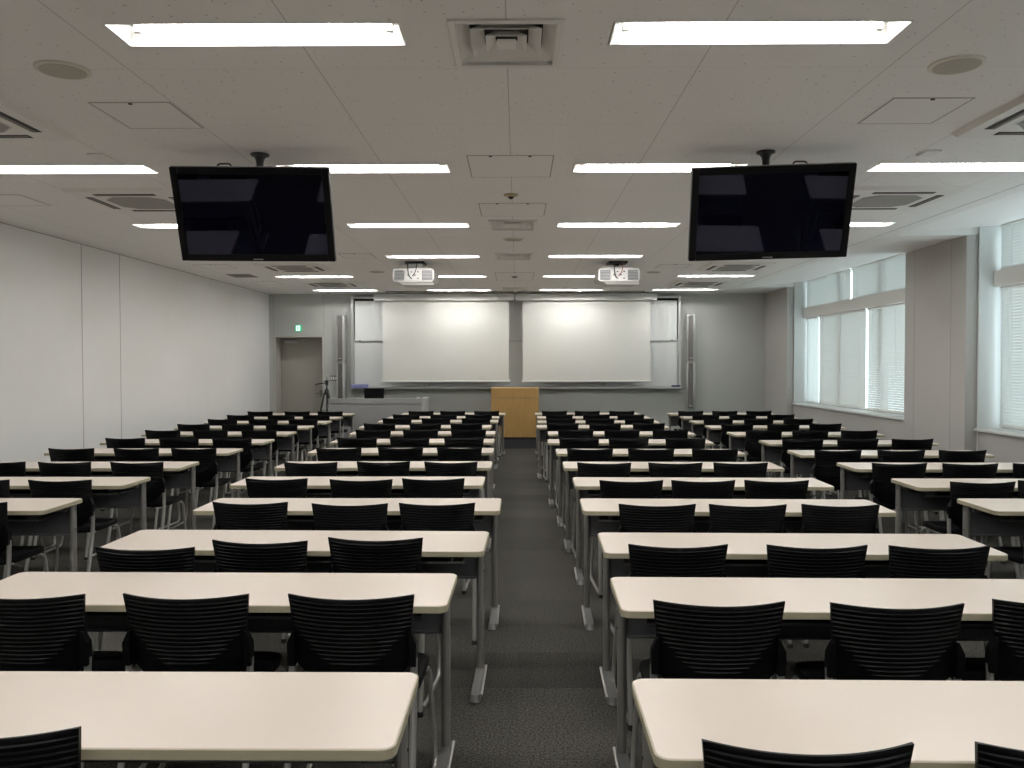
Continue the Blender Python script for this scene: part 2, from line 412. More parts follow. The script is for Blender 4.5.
# bay beside the camera (outside the frame)
blind(-1.48, 3.0, SILL + .02, BAND0, 1.2, 'lower blind of the window beside the camera', .034)
blind(-1.48, 3.0, BAND1, 3.105, 1.2, 'upper blind of the window beside the camera', .034)
pc = MB()
pc.tube(bend([(5.255, 9.02, 2.40), (5.255, 9.02, 1.16), (5.255, 8.96, 1.10), (5.255, 8.90, 1.16), (5.255, 8.90, 2.40)], .04, 5), .003, 6)
tag(pc.build('blind_pull_cord', M['white'], smooth=True), 'looped pull cord hanging down the bright blind nearest the camera', 'cord')

# blank wall
lw = MB()
lw.hull([(xl(YB), YB, 0), (-5.7, YB, 0), (-5.7, YF + .3, 0), (xl(YF + .3), YF + .3, 0)], [(xl(YB), YB, CEIL + .1), (-5.7, YB, CEIL + .1), (-5.7, YF + .3, CEIL + .1), (xl(YF + .3), YF + .3, CEIL + .1)])
struct(lw.build('wall_left', M['wall']))
tn = 2
def trim(bx, mat='seam', name=None):
    global tn
    q = MB(); q.box(*bx); o = struct(q.build(name or 'trim_%d' % tn, M[mat])); tn += 1; return o
for y in (9.67, 10.57): trim((xl(y) - .01, xl(y) + .0015, y - .005, y + .005, .09, CEIL))
for y in (4.9, 5.8): trim((xl(y) - .01, xl(y) + .0015, y - .005, y + .005, .09, CEIL))
gap = MB(); gap.hull([(xl(YB) - .01, YB, CEIL - .007), (xl(YB) + .002, YB, CEIL - .007), (xl(YF) + .002, YF, CEIL - .007), (xl(YF) - .01, YF, CEIL - .007)], [(xl(YB) - .01, YB, CEIL - .0005), (xl(YB) + .002, YB, CEIL - .0005), (xl(YF) + .002, YF, CEIL - .0005), (xl(YF) - .01, YF, CEIL - .0005)])
struct(gap.build('trim_wall_left_top', M['seam']))
bb = MB(); bb.hull([(xl(YB) - .01, YB, 0), (xl(YB) + .01, YB, 0), (xl(YF) + .01, YF, 0), (xl(YF) - .01, YF, 0)], [(xl(YB) - .01, YB, .08), (xl(YB) + .01, YB, .08), (xl(YF) + .01, YF, .08), (xl(YF) - .01, YF, .08)])
struct(bb.build('baseboard_left', M['base']))
for y in (10.365, 9.5): trim((XP - .0015, XP + .01, y - .004, y + .004, .0, CEIL))
trim((XP - .01, XP + .01, 15.25, YF, 0, .08), 'base', 'baseboard_right')

bw = MB(); bw.box(-5.7, 5.7, YB - .2, YB, 0, CEIL + .2); struct(bw.build('wall_back', M['wall']))
# front wall with the door recess
DX0, DX1, DZ = -4.89, -3.90, 2.168
fw = MB()
fw.box(-5.7, DX0, YF, YF + .6, 0, 3.2); fw.box(DX0, DX1, YF, YF + .6, DZ, 3.2); fw.box(DX1, 5.7, YF, YF + .6, 0, 3.2)
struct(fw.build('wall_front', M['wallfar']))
trim((-4.902, -4.894, YF - .0015, YF + .01, 0, CEIL)); trim((-3.895, -3.887, YF - .0015, YF + .01, DZ, CEIL))
bb = MB(); bb.box(DX1 + .05, XP, YF - .012, YF + .01, 0, .08); struct(bb.build('baseboard_front', M['base']))
fr = MB()
fr.box(DX0, DX0 + .03, YF - .01, YF + .44, 0, DZ - .03); fr.box(DX1 - .02, DX1, YF - .01, YF + .44, 0, DZ - .03); fr.box(DX0, DX1, YF - .01, YF + .44, DZ - .03, DZ)
struct(fr.build('trim_door_frame', M['doorframe']))
dr = MB(); dr.box(DX0 + .03, DX1 - .02, YF + .38, YF + .422, .01, DZ - .03, .002)
door = struct(dr.build('door_1', M['door']))
hd = MB(); hd.tube(bend([(-4.04, YF + .385, 1.0), (-4.04, YF + .32, 1.0), (-4.13, YF + .32, 1.0)], .015), .009, 8); hd.box(-4.065, -4.015, YF + .37, YF + .385, .93, 1.07, .002)
hd.build('door_handle', M['rim'], door, smooth=True)
dc = MB(); dc.box(-4.76, -4.50, YF + .30, YF + .38, 2.025, 2.085, .006); dc.tube([(-4.53, YF + .32, 2.092), (-4.30, YF + .26, 2.096)], .008, 6); dc.tube([(-4.30, YF + .26, 2.096), (-4.47, YF + .22, 2.10)], .007, 6)
dc.build('door_closer', M['frame_grey'], door, smooth=True)

# exit sign: lit green box with a white running figure and doorway
ex = thing('exit_sign', (-4.391, YF - .001, 2.315), 'small lit green exit sign on the wall above the grey door', 'exit sign')
q = MB(); q.box(-.065, .065, -.03, 0, -.065, .065, .006); q.build('sign_body', M['exit_green'], ex)
q = MB(); F = -.0305
q.box(-.045, .035, F - .001, F, -.052, .052)
q.build('white_field', M['exit_white'], ex)
q = MB(); F = -.033
q.lathe([(.009, F - .001), (.009, F)], (-.006, 0, .030), 10, 'Y')
for pts in ([(-.010, .026), (.006, .020), (-.004, -.006), (-.022, .000)], [(-.022, .000), (-.006, -.008), (-.036, -.046), (-.046, -.040)], [(-.012, .002), (.000, -.006), (.026, -.030), (.020, -.040)], [(-.010, .024), (-.004, .016), (-.030, .004), (-.034, .012)], [(.004, .022), (.006, .010), (.026, .014), (.026, .022)]):
    q.hull([(x * .8, F, z * .8) for x, z in pts], [(x * .8, F - .001, z * .8) for x, z in pts])
q.build('running_figure', M['exit_green'], ex)

sw = thing('switch_plate', (-3.693, YF - .001, 1.312), 'three-gang light switch plate between the door and the column loudspeaker', 'switch')
q = MB(); q.box(-.075, .075, -.008, 0, -.055, .055, .003); q.build('plate', M['rim'], sw)
for k in (-1, 0, 1):
    q = MB(); q.box(k * .045 - .015, k * .045 + .015, -.013, -.007, -.03, .03, .002); q.build('rocker', M['white'], sw)

# ------------------------------------------------------------------ whiteboard, screens
WBX0, WBX1, WBZ0, WBZ1 = -3.325, 3.255, 1.10, 2.94
wb = thing('whiteboard', (-.035, YF, WBZ0), 'wide silver-framed sliding whiteboard on the front wall behind the two screens', 'whiteboard')
hx = (WBX1 - WBX0) / 2; H = WBZ1 - WBZ0
q = MB(); t = .06
q.box(-hx, -hx + t, -.11, 0, 0, H, .004); q.box(hx - t, hx, -.11, 0, 0, H, .004); q.box(-hx + t, hx - t, -.11, 0, H - .04, H, .004); q.box(-hx + t, hx - t, -.10, 0, 0, .05, .004)
q.build('frame', M['frame_grey'], wb)
q = MB(); q.box(-hx + t, hx - t, -.03, -.002, .05, H - .04); q.build('backing', M['blackedge'], wb)
q = MB(); q.box(-hx + t + .02, hx - t - .02, -.085, -.065, .958, H - .085, .003); up = q.build('upper_panel', M['board'], wb)
q = MB(); q.box(-hx + t + .02, hx - t - .02, -.088, -.064, .950, .958, .002); q.build('panel_edge', M['frame_grey'], up)
q = MB()
for u in (-1, 1): q.box(u * (hx - t - .12) - .02, u * (hx - t - .12) + .02, -.095, -.086, .955, .97, .002)
q.build('grip', M['black'], up)
q = MB(); q.box(-hx + t, hx - t, -.058, -.035, .05, .98, .003); q.build('lower_panel', M['board'], wb)
q = MB(); q.box(-hx, hx, -.17, -.10, .0, .018, .004); q.box(-hx, hx, -.175, -.165, .0, .035, .003); q.build('tray', M['frame_grey'], wb)
for x in (-1.79, 1.77):
    q = MB(); q.box(x - .035, x + .035, -.15, -.09, .04, .13, .004); q.build('latch', M['case'], wb)
q = MB(); q.box(-.165, .165, -.10, .0, 0, .075, .008, 2); q.box(-.02, .03, -.104, -.098, .03, .05)
mt = tag(q.build('marker_tray', M['bluepurple']), 'blue marker holder at the door-side end of the whiteboard ledge', 'holder'); mt.location = (-3.135, YF - .062 - .05, WBZ0 + .019)
q = MB(); q.box(-.085, .085, -.06, .0, 0, .05, .006, 2)
er = tag(q.build('board_eraser', M['navy']), 'navy eraser on the whiteboard ledge, far end near the windowed wall', 'eraser'); er.location = (3.15, YF - .105, WBZ0 + .019)

def screen(x0, x1, sx0, sx1, label):
    cx = (x0 + x1) / 2; r = thing('projection_screen', (cx, 16.3, 1.235), label, 'projection screen', 'pull-down projection screens')
    q = MB(); q.box(x0 - cx, x1 - cx, -.06, .10, 2.838 - 1.235, 2.975 - 1.235, .006, 2); cs = q.build('case', M['case'], r)
    q = MB()
    for u in (x0 - cx - .001, x1 - cx - .006): q.box(u, u + .007, -.062, .102, 2.84 - 1.235, 2.974 - 1.235, .003)
    q.build('end_cap', M['white'], cs)
    q = MB(); n = 24; rows = 8
    vs = []; fs = []
    for i in range(n + 1):
        for j in range(rows + 1):
            u = i / n; v = j / rows
            vs.append((sx0 - cx + (sx1 - sx0) * u, .03 - .006 * math.sin(PI * u) * (1 - v), .03 + (2.845 - 1.235 - .03) * v))
    for i in range(n):
        for j in range(rows):
            a = i * (rows + 1) + j; fs.append((a, a + rows + 1, a + rows + 2, a + 1))
    q.add(vs, fs); q.add([(x, y + .003, z) for x, y, z in vs], [f[::-1] for f in fs])
    q.build('fabric', M['screen'], r, smooth=True, fix=False)
    q = MB(); q.box(sx0 - cx - .02, sx1 - cx + .02, .015, .045, 0, .035, .008, 2); q.build('weight_bar', M['white'], r, smooth=True)
    for u in (x0 - cx + .25, x1 - cx - .25):
        q = MB(); q.box(u - .02, u + .02, 0, .04, 2.974 - 1.235, CEIL - 1.235); q.build('bracket', M['case'], r)
screen(-2.818, -.065, -2.66, -.169, 'pull-down white projection screen on the door side of the lectern aisle')
screen(-.045, 2.729, .103, 2.615, 'pull-down white projection screen on the window side of the lectern aisle')

rl = thing('ceiling_rail', (-.04, 15.95, CEIL), 'slim dark rail with white end pieces on the ceiling in front of the screens', 'rail')
q = MB(); q.box(-2.5, 2.5, -.02, .02, -.018, 0); q.build('track', M['slotbrown'], rl)
for x in (-2.52, -1.27, 0, 1.24, 2.52):
    q = MB(); q.box(x - .03, x + .03, -.024, .024, -.024, 0, .003); q.build('joint', M['white'], rl)

# column loudspeakers
def column(x, rot, label):
    r = thing('column_speaker', (x, YF - .17, .71), label, 'loudspeaker', 'column loudspeakers', rot)
    for k, z in enumerate((0, .945)):
        q = MB(); q.box(-.085, .085, -.05, .07, z, z + .905, .012, 2); c = q.build('cabinet', M['white'] if False else M['frame_grey'], r, smooth=True)
        q = MB(); q.box(-.055, .045, -.056, -.045, z + .006, z + .897, .003); q.build('grille', M['spkgrille'], c)
        q = MB(); q.box(-.03, .03, -.058, -.055, z + .045, z + .06); q.build('badge', M['frame_grey'], c)
    q = MB(); q.box(-.07, .07, -.03, .06, .905, .945, .004); q.box(-.02, .02, .06, .16, .91, .94); q.build('joint_bracket', M['chrome'], r)
    q = MB()
    for z in (.1, 1.75): q.box(-.02, .02, .065, .169, z, z + .04)
    q.build('wall_bracket', M['chrome'], r)
column(-3.50, -.22, 'tall two-part column loudspeaker on the front wall beside the door')
column(3.435, -.15, 'tall two-part column loudspeaker on the front wall towards the windows')

# ------------------------------------------------------------------ lectern, console, tripod
lc = thing('lectern', (-.05, 15.51, 0), 'oak-fronted lectern on a charcoal plinth at the end of the centre aisle', 'lectern')
q = MB(); q.box(-.435, .435, .03, .52, 0, .211); q.build('plinth', M['plinth'], lc)
q = MB(); q.box(-.447, .447, 0, .55, .211, .945, .004); q.build('front_panel', M['wood'], lc)
q = MB(); q.box(-.447, .447, 0, .55, .952, 1.142, .004); q.build('upper_panel', M['wood'], lc)
q = MB(); q.box(-.44, .44, .008, .54, .944, .953); q.build('groove', M['slotbrown'], lc)

cn = thing('console_desk', (-2.577, 15.3, 0), 'long grey control desk in front of the whiteboard on the door side', 'desk')
q = MB(); q.box(-.90, .79, .02, .05, .0, .855, .003); q.build('front_panel', M['console'], cn)
q = MB(); q.box(-.90, .79, 0, .60, .861, .925, .006); q.box(-.90, .79, -.001, .03, .861, .955, .004); q.build('worktop', M['console'], cn)
q = MB(); q.box(.795, .868, .0, .62, 0, .962, .006); q.build('end_panel', M['console_end'], cn)
q = MB(); q.box(-.93, -.90, .0, .62, 0, .952, .004); q.build('side_panel', M['console'], cn)

mo = thing('monitor', (-2.71, 15.62, .925), 'small black monitor standing on the grey control desk', 'monitor')
q = MB(); q.hull([(-.18, -.012, .0), (.18, -.012, .0), (.18, .02, .0), (-.18, .02, .0)], [(-.2, -.03, .215), (.19, -.03, .215), (.19, .0, .215), (-.2, .0, .215)]); q.build('panel', M['bezel'], mo)
q = MB(); q.box(-.12, .12, -.01, .16, 0, .012, .004); q.build('base', M['black'], mo)
q = MB(); q.box(-.185, -.17, -.034, -.029, .19, .198); q.build('badge', M['frame_grey'], mo)
q = MB(); q.box(-.09, .09, -.1, .1, 0, .004); pp = tag(q.build('paper_sheet', M['paper']), 'white sheet of paper at the aisle end of the control desk', 'paper'); pp.location = (-1.90, 15.45, .925)
q = MB(); q.lathe([(.022, 0), (.03, .01), (.034, .05), (.03, .052), (.026, .012), (.001, .010)], n=18); cu = tag(q.build('cup', M['paper'], smooth=True), 'small white cup at the aisle end of the control desk', 'cup'); cu.location = (-1.85, 15.36, .925)

tp = thing('camera_tripod', (-3.56, 15.42, 0), 'black camera tripod standing between the door and the control desk', 'tripod')
q = MB(); q.tube([(0, 0, .70), (0, 0, 1.22)], .014, 10); q.build('centre_column', M['black'], tp, smooth=True)
q = MB(); q.lathe([(.02, 1.02), (.045, 1.03), (.045, 1.10), (.03, 1.13), (.02, 1.14)], n=14); q.build('shoulder', M['black'], tp, smooth=True)
for a in (200, 320, 80):
    d = Vector((math.cos(math.radians(a)), math.sin(math.radians(a)), 0))
    q = MB(); q.tube([d * .045 + Vector((0, 0, 1.06)), d * .14 + Vector((0, 0, .6))], .016, 8); q.tube([d * .135 + Vector((0, 0, .62)), d * .25 + Vector((0, 0, .02))], .011, 8); lg = q.build('leg', M['black'], tp, smooth=True)
    q = MB(); q.lathe([(.016, 0), (.018, .012), (.012, .035)], tuple(d * .25), 10); q.build('foot', M['rubber'], lg)
    q = MB(); q.tube([Vector((0, 0, .74)), d * .115 + Vector((0, 0, .72))], .006, 6); q.build('spreader', M['black'], tp)
q = MB(); q.box(-.025, .025, -.03, .03, 1.20, 1.27, .006); q.box(-.04, .04, -.045, .045, 1.27, 1.29, .004); q.tube([(0, 0, 1.29), (0, 0, 1.345)], .007, 8); q.build('pan_head', M['black'], tp)
q = MB(); q.tube([(-.02, 0, 1.245), (-.10, -.02, 1.235), (-.21, -.04, 1.215)], .008, 8, .013); q.build('pan_handle', M['black'], tp, smooth=True)

# ------------------------------------------------------------------ ceiling fittings
COLNAME = {'LB': 'wall-side column', 'CL': 'door-side centre column', 'CR': 'window-side centre column', 'RB': 'window column'}
ORD = ['zeroth', 'first', 'second', 'third', 'fourth', 'fifth', 'sixth', 'seventh', 'eighth', 'ninth', 'tenth', 'eleventh', 'twelfth', 'thirteenth']
lt = thing('ceiling_light', (0, 0, CEIL), '', 'ceiling light', 'recessed fluorescent ceiling lights')
hw, hd_, dp = (LX['CL'][1] - LX['CL'][0]) / 2, .245 / 2, .085
q = MB()
q.box(-hw, hw, -hd_, hd_, dp, dp + .006); q.box(-hw, -hw + .006, -hd_, hd_, -.002, dp); q.box(hw - .006, hw, -hd_, hd_, -.002, dp)
q.box(-hw, hw, -hd_, -hd_ + .006, -.002, dp); q.box(-hw, hw, hd_ - .006, hd_, -.002, dp)
q.build('housing', M['reflector'], lt)
q = MB()
for s in (-1, 1):
    q2 = MB(); q2.tube([(-hw + .085, s * .055, .052), (hw - .085, s * .055, .052)], .016, 10); q2.build('fluorescent_tube', M['tube'], lt, smooth=True)
    for e in (-1, 1): q2 = MB(); q2.box(e * (hw - .068) - .017, e * (hw - .068) + .017, s * .055 - .014, s * .055 + .014, .032, dp, .003); q2.build('lamp_holder', M['grille_white'], lt)
first = True
for c, (a, e) in LX.items():
    for k, (y0, y1) in enumerate(LY):
        n = len(LY) - k
        lab = 'recessed fluorescent light, %s from the boards above the %s of tables' % (ORD[n], COLNAME[c])
        loc = ((a + e) / 2, (y0 + y1) / 2, CEIL)
        if first: lt.location = loc; lt['label'] = lab; first = False
        else: dup(lt, loc, lab)

def diffuser(y0, y1, label):
    cx, cy = sum(VX) / 2, (y0 + y1) / 2; w, h = (VX[1] - VX[0]) / 2, (y1 - y0) / 2
    r = thing('air_diffuser', (cx, cy, CEIL), label, 'air vent', 'square air diffusers along the ceiling centre')
    q = MB(); t = .03
    q.box(-w, -w + t, -h, h, -.012, 0, .003); q.box(w - t, w, -h, h, -.012, 0, .003); q.box(-w + t, w - t, -h, -h + t, -.012, 0, .003); q.box(-w + t, w - t, h - t, h, -.012, 0, .003)
    q.build('frame', M['grille_white'], r)
    def ring(s1, s0, zl, zh, name, mat):
        q = MB(); th = .004
        lo = [(-w * s1, -h * s1), (w * s1, -h * s1), (w * s1, h * s1), (-w * s1, h * s1)]; hi = [(-w * s0, -h * s0), (w * s0, -h * s0), (w * s0, h * s0), (-w * s0, h * s0)]
        for i in range(4):
            j = (i + 1) % 4
            q.add([(*lo[i], zl), (*lo[j], zl), (*hi[j], zh), (*hi[i], zh), (*lo[i], zl + th), (*lo[j], zl + th), (*hi[j], zh + th), (*hi[i], zh + th)], [(0, 1, 2, 3), (7, 6, 5, 4), (0, 4, 5, 1), (1, 5, 6, 2), (2, 6, 7, 3), (3, 7, 4, 0)])
        q.build(name, mat, r)
    ring(.92, .66, .0, .045, 'outer_cone', M['grille_white'])
    ring(.63, .40, -.004, .040, 'middle_cone', M['grille_white'])
    ring(.37, .20, -.006, .030, 'inner_cone', M['grille_white'])
    q = MB(); q.box(-w * .17, w * .17, -h * .17, h * .17, -.008, .004, .003); q.build('centre_plate', M['grille_white'], r)
    q = MB(); q.box(-w * .9, w * .9, -h * .9, h * .9, .085, .095); q.build('duct', M['slotdark'], r)
for (y0, y1), lab in zip(VENT_Y, ['large square air diffuser nearest the camera, at the top of the ceiling centre line', 'square air diffuser, second from the camera along the ceiling centre line', 'square air diffuser, third from the camera along the ceiling centre line', 'square air diffuser, furthest from the camera, just ahead of the screens']): diffuser(y0, y1, lab)

def cassette(cx, cy, label, hdx=.475):
    r = thing('air_conditioner_cassette', (cx, cy, CEIL), label, 'air conditioner', 'four-way ceiling air conditioners')
    q = MB(); w = hdx
    q.hull([(x, y, -.028) for x, y in rrect(-w + .03, w - .03, -w + .03, w - .03, .03, 3)], [(x, y, 0) for x, y in rrect(-w, w, -w, w, .04, 3)]); q.build('panel', M['grille_white'], r, smooth=True)
    c = .245; k = .10
    oct_ = [(-c + k, -c), (c - k, -c), (c, -c + k), (c, c - k), (c - k, c), (-c + k, c), (-c, c - k), (-c, -c + k)]
    q = MB(); q.prism([(x * 1.05, y * 1.05) for x, y in oct_], -.030, -.027); q.build('grille_rim', M['frame_grey'], r)
    q = MB(); q.prism(oct_, -.033, -.028); q.build('intake_grille', M['grille_grey'], r)
    for a in range(4):
        R = Matrix.Rotation(a * PI / 2, 3, 'Z')
        q = MB(); q.box(-.25, .25, .315, .375, -.0305, -.026, rot=R); s = q.build('outlet_slot', M['slotdark'], r)
        q = MB(); q.box(-.24, .24, .325, .348, -.034, -.030, rot=R); q.build('vane', M['slotbrown'], s)
for side, cx, nm in (('w', -3.21, 'blank wall side'), ('g', 3.14, 'window side')):
    for k, cy in enumerate((4.70, 7.12, 9.55, 11.98, 14.42)):
        cassette(cx, cy, 'four-way air conditioner in the ceiling on the %s, %s from the camera' % (nm, ORD[k + 1]))

def hatch(x0, x1, y0, y1, label, keys=1):
    r = thing('access_hatch', ((x0 + x1) / 2, (y0 + y1) / 2, CEIL), label, 'hatch', 'ceiling access hatches')
    w, h = (x1 - x0) / 2, (y1 - y0) / 2; t = .009
    q = MB()
    q.box(-w, -w + t, -h, h, -.003, .001); q.box(w - t, w, -h, h, -.003, .001); q.box(-w + t, w - t, -h, -h + t, -.003, .001); q.box(-w + t, w - t, h - t, h, -.003, .001)
    q.build('frame', M['hatchline'], r)
    q = MB(); q.box(-w + t, w - t, -h + t, h - t, -.0025, .001); q.build('panel', M['ceil_board'], r)
    for u in ([0] if keys == 1 else [-.45, .45]):
        q = MB(); q.lathe([(.012, -.006), (.012, 0)], (u * w, -h + .02, 0), 10); q.build('lock', M['slotdark'], r)
M['ceil_board'] = plain('hatch_board', (.795, .79, .775), .95, noise=.015, scale=60)
hatch(-.347, .251, 5.64, 6.29, 'square access hatch on the ceiling centre line, ahead of the first air diffuser', 2)
hatch(-.344, .257, 7.30, 7.93, 'square access hatch on the ceiling centre line, just before the second air diffuser', 2)
hatch(-.351, .26, 12.75, 13.95, 'access hatch on the ceiling centre line beyond the third air diffuser')
hatch(-2.32, -1.876, 4.486, 4.977, 'access hatch beside the hanging television nearest the blank wall')
hatch(2.006, 2.441, 4.456, 4.93, 'access hatch between the round speaker and the television by the windows')
hatch(-4.62, -4.14, 6.885, 7.36, 'access hatch close to the top of the blank wall')
hatch(-4.585, -4.10, 11.68, 12.165, 'access hatch near the blank wall, before the grey ceiling grille')
hatch(-4.53, -4.12, 14.06, 14.59, 'access hatch near the blank wall, beyond the grey ceiling grille')
hatch(-2.29, -1.87, 10.56, 11.03, 'access hatch between the hanging television and the projector on the door side')
hatch(2.02, 2.46, 11.74, 12.21, 'access hatch beside the projector on the window side')
gr = thing('ceiling_grille', (-4.36, 13.12, CEIL), 'grey ceiling grille near the blank wall, between two access hatches', 'grille')
q = MB(); q.box(-.19, .19, -.22, .22, -.008, 0, .003); q.build('frame', M['grille_grey'], gr)
for k in range(9):
    q = MB(); q.box(-.17, .17, -.19 + k * .045, -.17 + k * .045, -.012, -.007); q.build('louvre', M['slotbrown'], gr)
def round_speaker(x, y, label, rr=.125):
    r = thing('ceiling_speaker', (x, y, CEIL), label, 'ceiling speaker', 'round ceiling speakers')
    q = MB(); q.lathe([(rr, 0), (rr, -.006), (rr - .012, -.012), (rr - .02, -.011)], n=32); q.build('ring', M['cream'], r, smooth=True)
    q = MB(); q.lathe([(rr - .018, -.008), (rr - .022, -.013), (.001, -.015)], n=32); q.build('grille', M['grille_beige'], r, smooth=True)
M['grille_beige'] = plain('beige_perforated', (.40, .385, .33), .7, noise=.12, scale=500)
round_speaker(-2.18, 3.99, 'round ceiling speaker nearest the camera on the blank wall side')
round_speaker(2.08, 3.965, 'round ceiling speaker nearest the camera on the window side')
round_speaker(-.046, 9.37, 'round ceiling speaker on the centre line between two air diffusers', .118)
round_speaker(-2.133, 12.6, 'round ceiling speaker beside the projector on the door side', .12)
round_speaker(2.086, 12.73, 'round ceiling speaker beside the projector on the window side', .115)
sd = thing('smoke_detector', (-.053, 6.94, CEIL), 'domed smoke detector between the two hatches on the ceiling centre line', 'smoke detector')
q = MB(); q.lathe([(.062, 0), (.062, -.006), (.05, -.014), (.03, -.02)], n=24); q.build('base', M['brass'], sd, smooth=True)
q = MB(); q.lathe([(.022, -.018), (.022, -.03), (.01, -.038)], n=16); q.build('sensor', M['slotdark'], sd, smooth=True)
q = MB(); q.lathe([(.05, 0), (.05, -.008), (.03, -.022), (.012, -.03)], n=20); s2 = tag(q.build('smoke_detector', M['slotbrown'], smooth=True), 'small dark smoke detector on the hatch ahead of the furthest air diffuser', 'smoke detector'); s2.location = (-.045, 13.3, CEIL - .003)
for (x, y, lab) in ((-2.83, 5.62, 'small blank square plate on the ceiling beside the wall-side television'), (2.76, 5.6, 'small blank square plate on the ceiling beside the window-side television')):
    q = MB(); q.box(-.055, .055, -.068, .068, -.012, 0, .004); o = tag(q.build('cover_plate', M['grille_white']), lab, 'plate', 'ceiling cover plates'); o.location = (x, y, CEIL)

# televisions
def tv(tl, tr, bl, br, poleX, poleY, label):
    tl, tr, bl, br = map(Vector, (tl, tr, bl, br))
    c = (tl + tr + bl + br) / 4
    X = ((tr - tl) + (br - bl)).normalized(); U = ((tl - bl) + (tr - br)); U = (U - X * U.dot(X)).normalized(); N = X.cross(U)   # N towards the back
    N = U.cross(X)
    w = ((tr - tl).length + (br - bl).length) / 4; h = ((tl - bl).length + (tr - br).length) / 4
    r = thing('television', (poleX, poleY, CEIL), label, 'television', 'ceiling-hung televisions')
    R = Matrix((X, N, U)).transposed()
    off = c - Vector((poleX, poleY, CEIL))
    def B(q, x0, x1, y0, y1, z0, z1, bev=0, seg=2):
        p = MB(); p.box(x0, x1, y0, y1, z0, z1, bev, seg); q.add([R @ Vector(v) + off for v in p.v], p.f); return q
    t = .046
    q = MB(); B(q, -w, -w + t, 0, .035, -h, h, .006); B(q, w - t, w, 0, .035, -h, h, .006); B(q, -w + t, w - t, 0, .035, h - t, h, .004); B(q, -w + t, w - t, 0, .035, -h, -h + t, .004)
    q.build('bezel', M['bezel'], r)
    B(MB(), -w + t - .005, w - t + .005, .010, .03, -h + t - .005, h - t + .005).build('screen', M['tvscreen'], r)
    B(MB(), -w + .004, w - .004, .033, .085, -h + .004, h - .004, .01).build('back_shell', M['black'], r)
    B(MB(), -w - .003, w + .003, .034, .050, -h - .003, h + .003, .004).build('edge_band', M['silver_edge'], r)
    q = MB()
    for k in range(7): B(q, -.032 + k * .0096, -.026 + k * .0096, -.002, .001, -h + .010, -h + .018)
    q.build('maker_badge', M['logo'], r)
    B(MB(), -.2, .2, .085, .11, -.16, .16, .004).build('mount_plate', M['black'], r)
    q = MB(); q.lathe([(.062, 0), (.062, -.010), (.038, -.022), (.029, -.04), (.0255, -.06), (.0255, off.z + .15)][::-1], n=20); q.build('ceiling_pole', M['black'], r, smooth=True)
    mid = R @ Vector((0, .10, .0)) + off
    q = MB(); q.tube([(0, 0, off.z + .17), (0, 0, off.z + .1), tuple(mid)], .028, 10); q.build('tilt_arm', M['black'], r, smooth=True)
    sx = -1 if poleX < 0 else 1
    top = R @ Vector((sx * w * .35, .08, h)) + off
    q = MB(); q.tube(bend([tuple(top + Vector((-.05, 0, -.02))), tuple(top + Vector((-.04, 0, .012))), tuple(top + Vector((.04, 0, .012))), tuple(top + Vector((.05, 0, -.02)))], .03), .006, 6); q.build('cable_loop', M['black'], r)
tv((-2.261, 5.38, 2.861), (-1.226, 5.40, 2.855), (-2.271, 5.605, 2.282), (-1.240, 5.625, 2.277), -1.735, 5.60, 'black flat television hung from the ceiling on the blank wall side')
tv((1.146, 5.41, 2.842), (2.186, 5.34, 2.868), (1.152, 5.63, 2.279), (2.195, 5.57, 2.290), 1.659, 5.57, 'black flat television hung from the ceiling on the window side')

# projectors
def projector(cx, label, rot, arm):
    r = thing('projector', (cx, 11.3, CEIL), label, 'projector', 'ceiling projectors', rot)
    q = MB()
    lo = [(x, z) for x, z in rrect(-.285, .285, -.285, -.105, .045, 4)]
    q.hull([(x, 0, z) for x, z in lo], [(x * .98, .46, z) for x, z in lo]); bd = q.build('body', M['proj'], r, smooth=True)
    q = MB(); q.hull([(-.22, .01, -.285), (.27, .01, -.285), (.25, .44, -.285), (-.22, .44, -.285)], [(-.16, .03, -.325), (.28, .03, -.325), (.22, .42, -.325), (-.18, .42, -.325)]); q.build('underside', M['proj'], r)
    for s in (-1, 1):
        q = MB(); q.box(s * .19 - .07, s * .19 + .07, -.006, .004, -.265, -.125, .004); v = q.build('vent_panel', M['proj_vent'], bd)
        q = MB()
        for k in range(7): q.box(s * .19 - .065, s * .19 + .065, -.010, -.004, -.257 + k * .02, -.254 + k * .02)
        q.build('louvre', M['frame_grey'], v)
    q = MB(); q.box(-.105, .105, -.005, .003, -.27, -.12, .003); pn = q.build('port_panel', M['proj'], bd)
    for i in range(4):
        for k in range(3):
            if (i + k) % 2:
                q = MB(); q.box(-.08 + i * .045, -.058 + i * .045, -.008, -.003, -.25 + k * .045, -.236 + k * .045); q.build('socket', M['black'], pn)
    q = MB(); q.box(-.22, .2, .05, .4, -.105, -.075, .01); q.build('top_cover', M['proj'], r)
    q = MB(); q.box(-.13, .13, .06, .34, -.03, 0, .004); q.build('ceiling_plate', M['black'], r)
    q = MB()
    if arm: q.box(-.10, .10, .10, .30, -.08, -.028, .006)
    else: q.tube([(0, .2, -.03), (0, .2, -.08)], .03, 12)
    q.build('mount_post', M['white'] if arm else M['black'], r)
    q = MB(); q.tube(bend([(-.07, .06, -.02), (-.075, -.03, -.06), (-.06, -.03, -.20), (-.035, -.006, -.235)], .05), .008, 6); q.build('cable', M['black'], r, smooth=True)
    q = MB(); q.tube(bend([(.04, .06, -.02), (.045, -.03, -.12), (.02, -.03, -.18), (-.01, -.006, -.21)], .05), .006, 6); q.build('cable', M['cable_red'] if not arm else M['black'], r, smooth=True)
projector(-1.42, 'white ceiling projector on the door side of the centre line', -.05, True)
projector(1.385, 'white ceiling projector on the window side of the centre line', .04, False)

